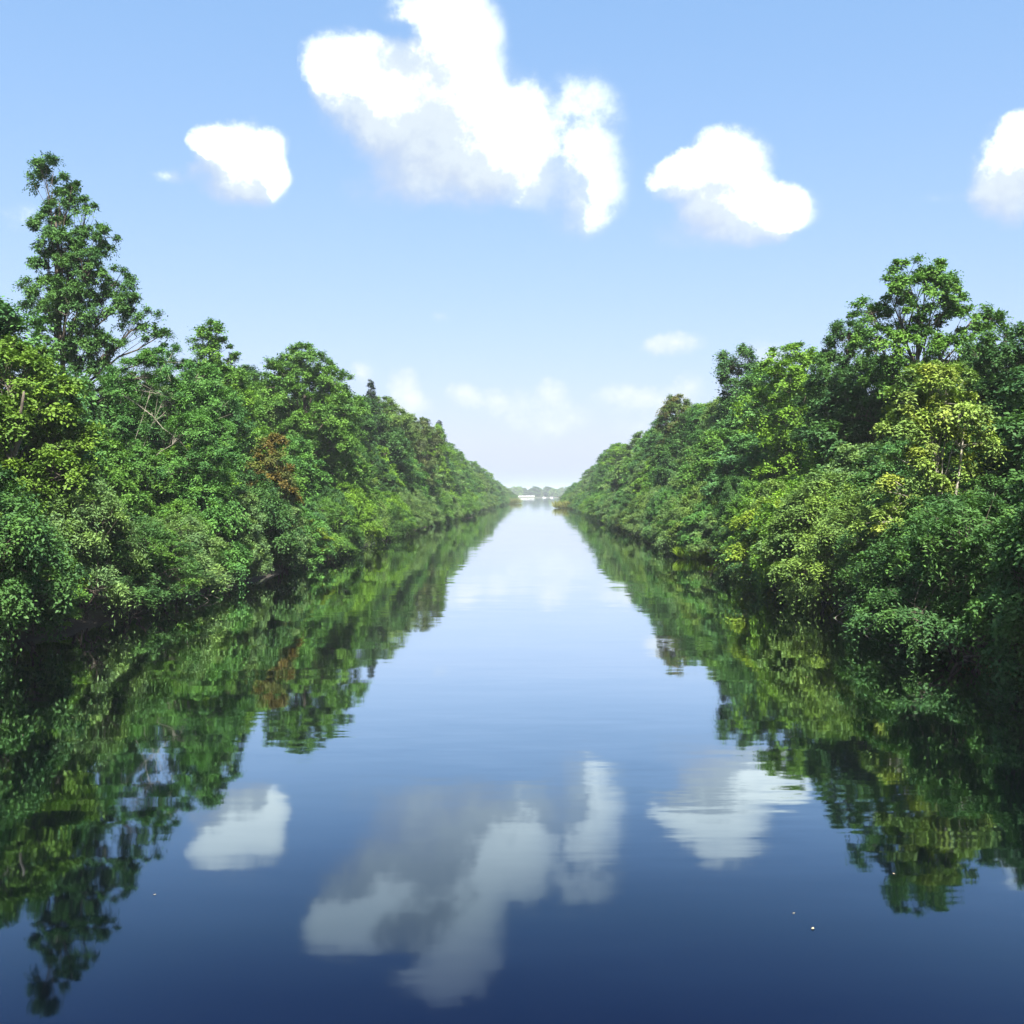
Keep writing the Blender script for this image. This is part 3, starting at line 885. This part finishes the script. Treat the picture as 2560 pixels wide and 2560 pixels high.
def boat(x, y, ln, label, rot=0.0):
    e = empty('moored_boat', (x, y, 0), label, 'boat')
    n = 8
    v, f = [], []
    for i in range(n + 1):
        u = i / n * 2 - 1
        w = 0.18 * ln * (1 - max(0, u) ** 2.2 * 0.96)
        z1 = 0.7 + 0.35 * max(0, u)
        v += [(u * ln / 2, -w, z1), (u * ln / 2, -w * 0.6, -0.2), (u * ln / 2, w * 0.6, -0.2), (u * ln / 2, w, z1)]
    for i in range(n):
        for j in range(3):
            a = i * 4 + j
            f.append((a, a + 1, a + 5, a + 4))
        f.append((i * 4 + 3, i * 4, i * 4 + 4, i * 4 + 7))
    f.append((0, 3, 2, 1))
    mesh_obj('hull', v, f, WHITE, e)
    box('cabin', -ln * 0.25, ln * 0.12, -ln * 0.1, ln * 0.1, 0.75, 1.7, WHITE, e)
    box('window', -ln * 0.2, ln * 0.08, -ln * 0.1 - 0.02, -ln * 0.1 - 0.003, 1.1, 1.5, PANE, e)
    e.rotation_euler.z = rot
    return e


boat(13.5, 1680, 6.5, 'small white boat moored right of the boathouse on the far shore', 0.1)
boat(25, 1683, 5.0, 'smallest white boat at the far shore, near the end of the right bank', -0.1)


def tuft(name, label, X, Y, n, h, spread, col, seed, cat='grass tuft', zb=0.0):
    r = np.random.default_rng(seed)
    e = empty(name, (X, Y, zb), label, cat)
    a = r.uniform(0, 6.28, n)
    rad = spread * np.sqrt(r.random(n))
    P = np.stack([rad * np.cos(a), rad * np.sin(a) * 0.8, np.zeros(n)], 1)
    out = np.stack([np.cos(a), np.sin(a), np.zeros(n)], 1) * r.uniform(0.1, 0.7, (n, 1)) + r.normal(0, 0.25, (n, 3)) + (0, 0, 1.0)
    N = np.cross(out, r.normal(0, 1, (n, 3)))
    L = h * r.uniform(0.5, 1.2, n)
    me = leaf_mesh('blades', P, out, N, L, L * 0.05 + 0.012, r.random(n))
    o = bpy.data.objects.new('blades', me)
    COL.objects.link(o)
    o.parent = e
    o.color = (*col, 1)
    o['second_tint'] = [c * 0.85 for c in col]
    o['kind'] = 'stuff'
    return e


tuft('sedge_tuft', 'bright lime sedge clump at the right waterline before the sunlit yellow-green bush', 14.3, 91, 6000, 1.0, 1.9, (0.16, 0.27, 0.02), 5, zb=0.02)
tuft('sedge_tuft', 'small yellow-green sedge clump at the right waterline below the sunlit bush', 14.7, 54, 500, 0.7, 0.5, (0.15, 0.20, 0.04), 6, zb=0.05)
tuft('reed_bed', 'yellowish reed patch at the foot of the far end of the right bank', 14.2, 420, 2600, 3.0, 6.5, (0.17, 0.19, 0.05), 7, 'reeds', 0.0)
tuft('reed_bed', 'yellowish reed patch at the foot of the far end of the left bank', -18.2, 640, 2600, 3.4, 9.0, (0.15, 0.18, 0.06), 8, 'reeds', 0.0)
tuft('dry_reed_clump', 'straw-coloured dry reed clump on the right bank at the right edge', 17.6, 40.5, 700, 1.6, 0.7, (0.26, 0.20, 0.11), 9, 'reeds', 0.7)



def fallen(label, X, Y, tips, seed, r=0.03):
    g = np.random.default_rng(seed)
    w = Wood()
    main = bend((0, 0, 0.5), tips[0], 0.5, 9, g, 0.04)
    w.tube(main, r, r * 0.3, 5)
    for q in tips[1:]:
        w.tube(bend(main[int(g.integers(2, 6))], q, 0.2, 6, g, 0.03), r * 0.55, r * 0.2, 4)
    o = bpy.data.objects.new('fallen_branch', w.mesh('fallen_branch', PALE_BARK))
    o.location = (X, Y, 0)
    COL.objects.link(o)
    tag(o, label, 'branch', 'dead branches dipping into the canal')


fallen('bare pale branch arching into the water below the sunlit yellow-green bush', 14.9, 47.5, [(-1.7, -.6, -.1), (-1.1, -1.2, -.05), (-1.5, .5, .0)], 1)
fallen('bare twiggy branch trailing in the dark water near the right edge', 14.8, 42.5, [(-1.5, .3, -.1), (-1.9, -.5, -.1), (-.9, -1.3, .0), (-1.2, .9, .1)], 2)
fallen('tangle of bare twigs in the water under the left bank willow bush', -18.4, 55, [(1.6, -.4, -.1), (1.2, .6, -.05), (1.9, .2, .05), (.9, -1.0, .0)], 3, 0.022)
fallen('pale fallen branch at the waterline far along the left bank', -18.2, 268, [(2.6, -1.5, -.1), (2.2, 1.8, -.05), (3.2, .4, .1)], 4, 0.08)

# leaves drifting on the water
DRY = plain("pale_dry_leaf", (0.50, 0.44, 0.30), 0.6, (0.32, 0.25, 0.14), 30)
for (x, y, s, rz, lab) in [(3.39, 13.86, .055, .4, 'smaller of two pale leaves afloat on the dark water below the right cloud reflection'),
                           (3.51, 13.37, .095, 1.2, 'larger of two pale leaves afloat on the dark water below the right cloud reflection'),
                           (5.19, 15.30, .060, 2.0, 'pale leaf afloat at the edge of the right tree reflections'),
                           (8.17, 31.80, .085, .3, 'pale leaf afloat in the dark tree reflection under the right bank bushes'),
                           (15.2, 36.4, .080, 1.0, 'pale leaf afloat near the right edge of the water'),
                           (-11.7, 24.1, .060, 1.9, 'pale leaf afloat at the left edge in the tree reflection'),
                           (-5.23, 14.5, .055, .9, 'pale leaf afloat in the reflection of the very tall left tree'),
                           (-11.4, 26.0, .060, 2.7, 'pale leaf afloat in dark reflection by the left bank bough')]:
    n = 10
    s *= 0.75
    v, f = [], []
    for i in range(n + 1):
        u = i / n
        w = 0.24 * math.sin(math.pi * u ** 0.8) * s
        up = 0.06 * s * (2 * u - 1) ** 2
        v += [((u - .5) * s, -w, 0.005 + up + 0.05 * s), ((u - .5) * s, 0, 0.004 + up), ((u - .5) * s, w, 0.005 + up + 0.03 * s)]
    for i in range(n):
        a = i * 3
        f += [(a, a + 1, a + 4, a + 3), (a + 1, a + 2, a + 5, a + 4)]
    o = mesh_obj('floating_leaf', v, f, DRY)
    o.location, o.rotation_euler.z = (x, y, 0), rz
    tag(o, lab, 'leaf', 'leaves afloat on the canal')

# ------------------------------------------------------------------ air
hz = box('haze', -6100, 6100, -310, 12100, -4, 34, None or GROUND)
hz.data.materials.clear()
hm = bpy.data.materials.new("haze_air")
hm.use_nodes = True
hm.node_tree.nodes.clear()
ht = NT(hm.node_tree)
pv = ht.n('ShaderNodeVolumePrincipled')
pv.inputs['Color'].default_value = (0.86, 0.93, 1.0, 1)
pv.inputs['Density'].default_value = 0.00017
ho = ht.n('ShaderNodeOutputMaterial')
ht.t.links.new(pv.outputs[0], ho.inputs['Volume'])
hz.data.materials.append(hm)
tag(hz, kind='stuff')
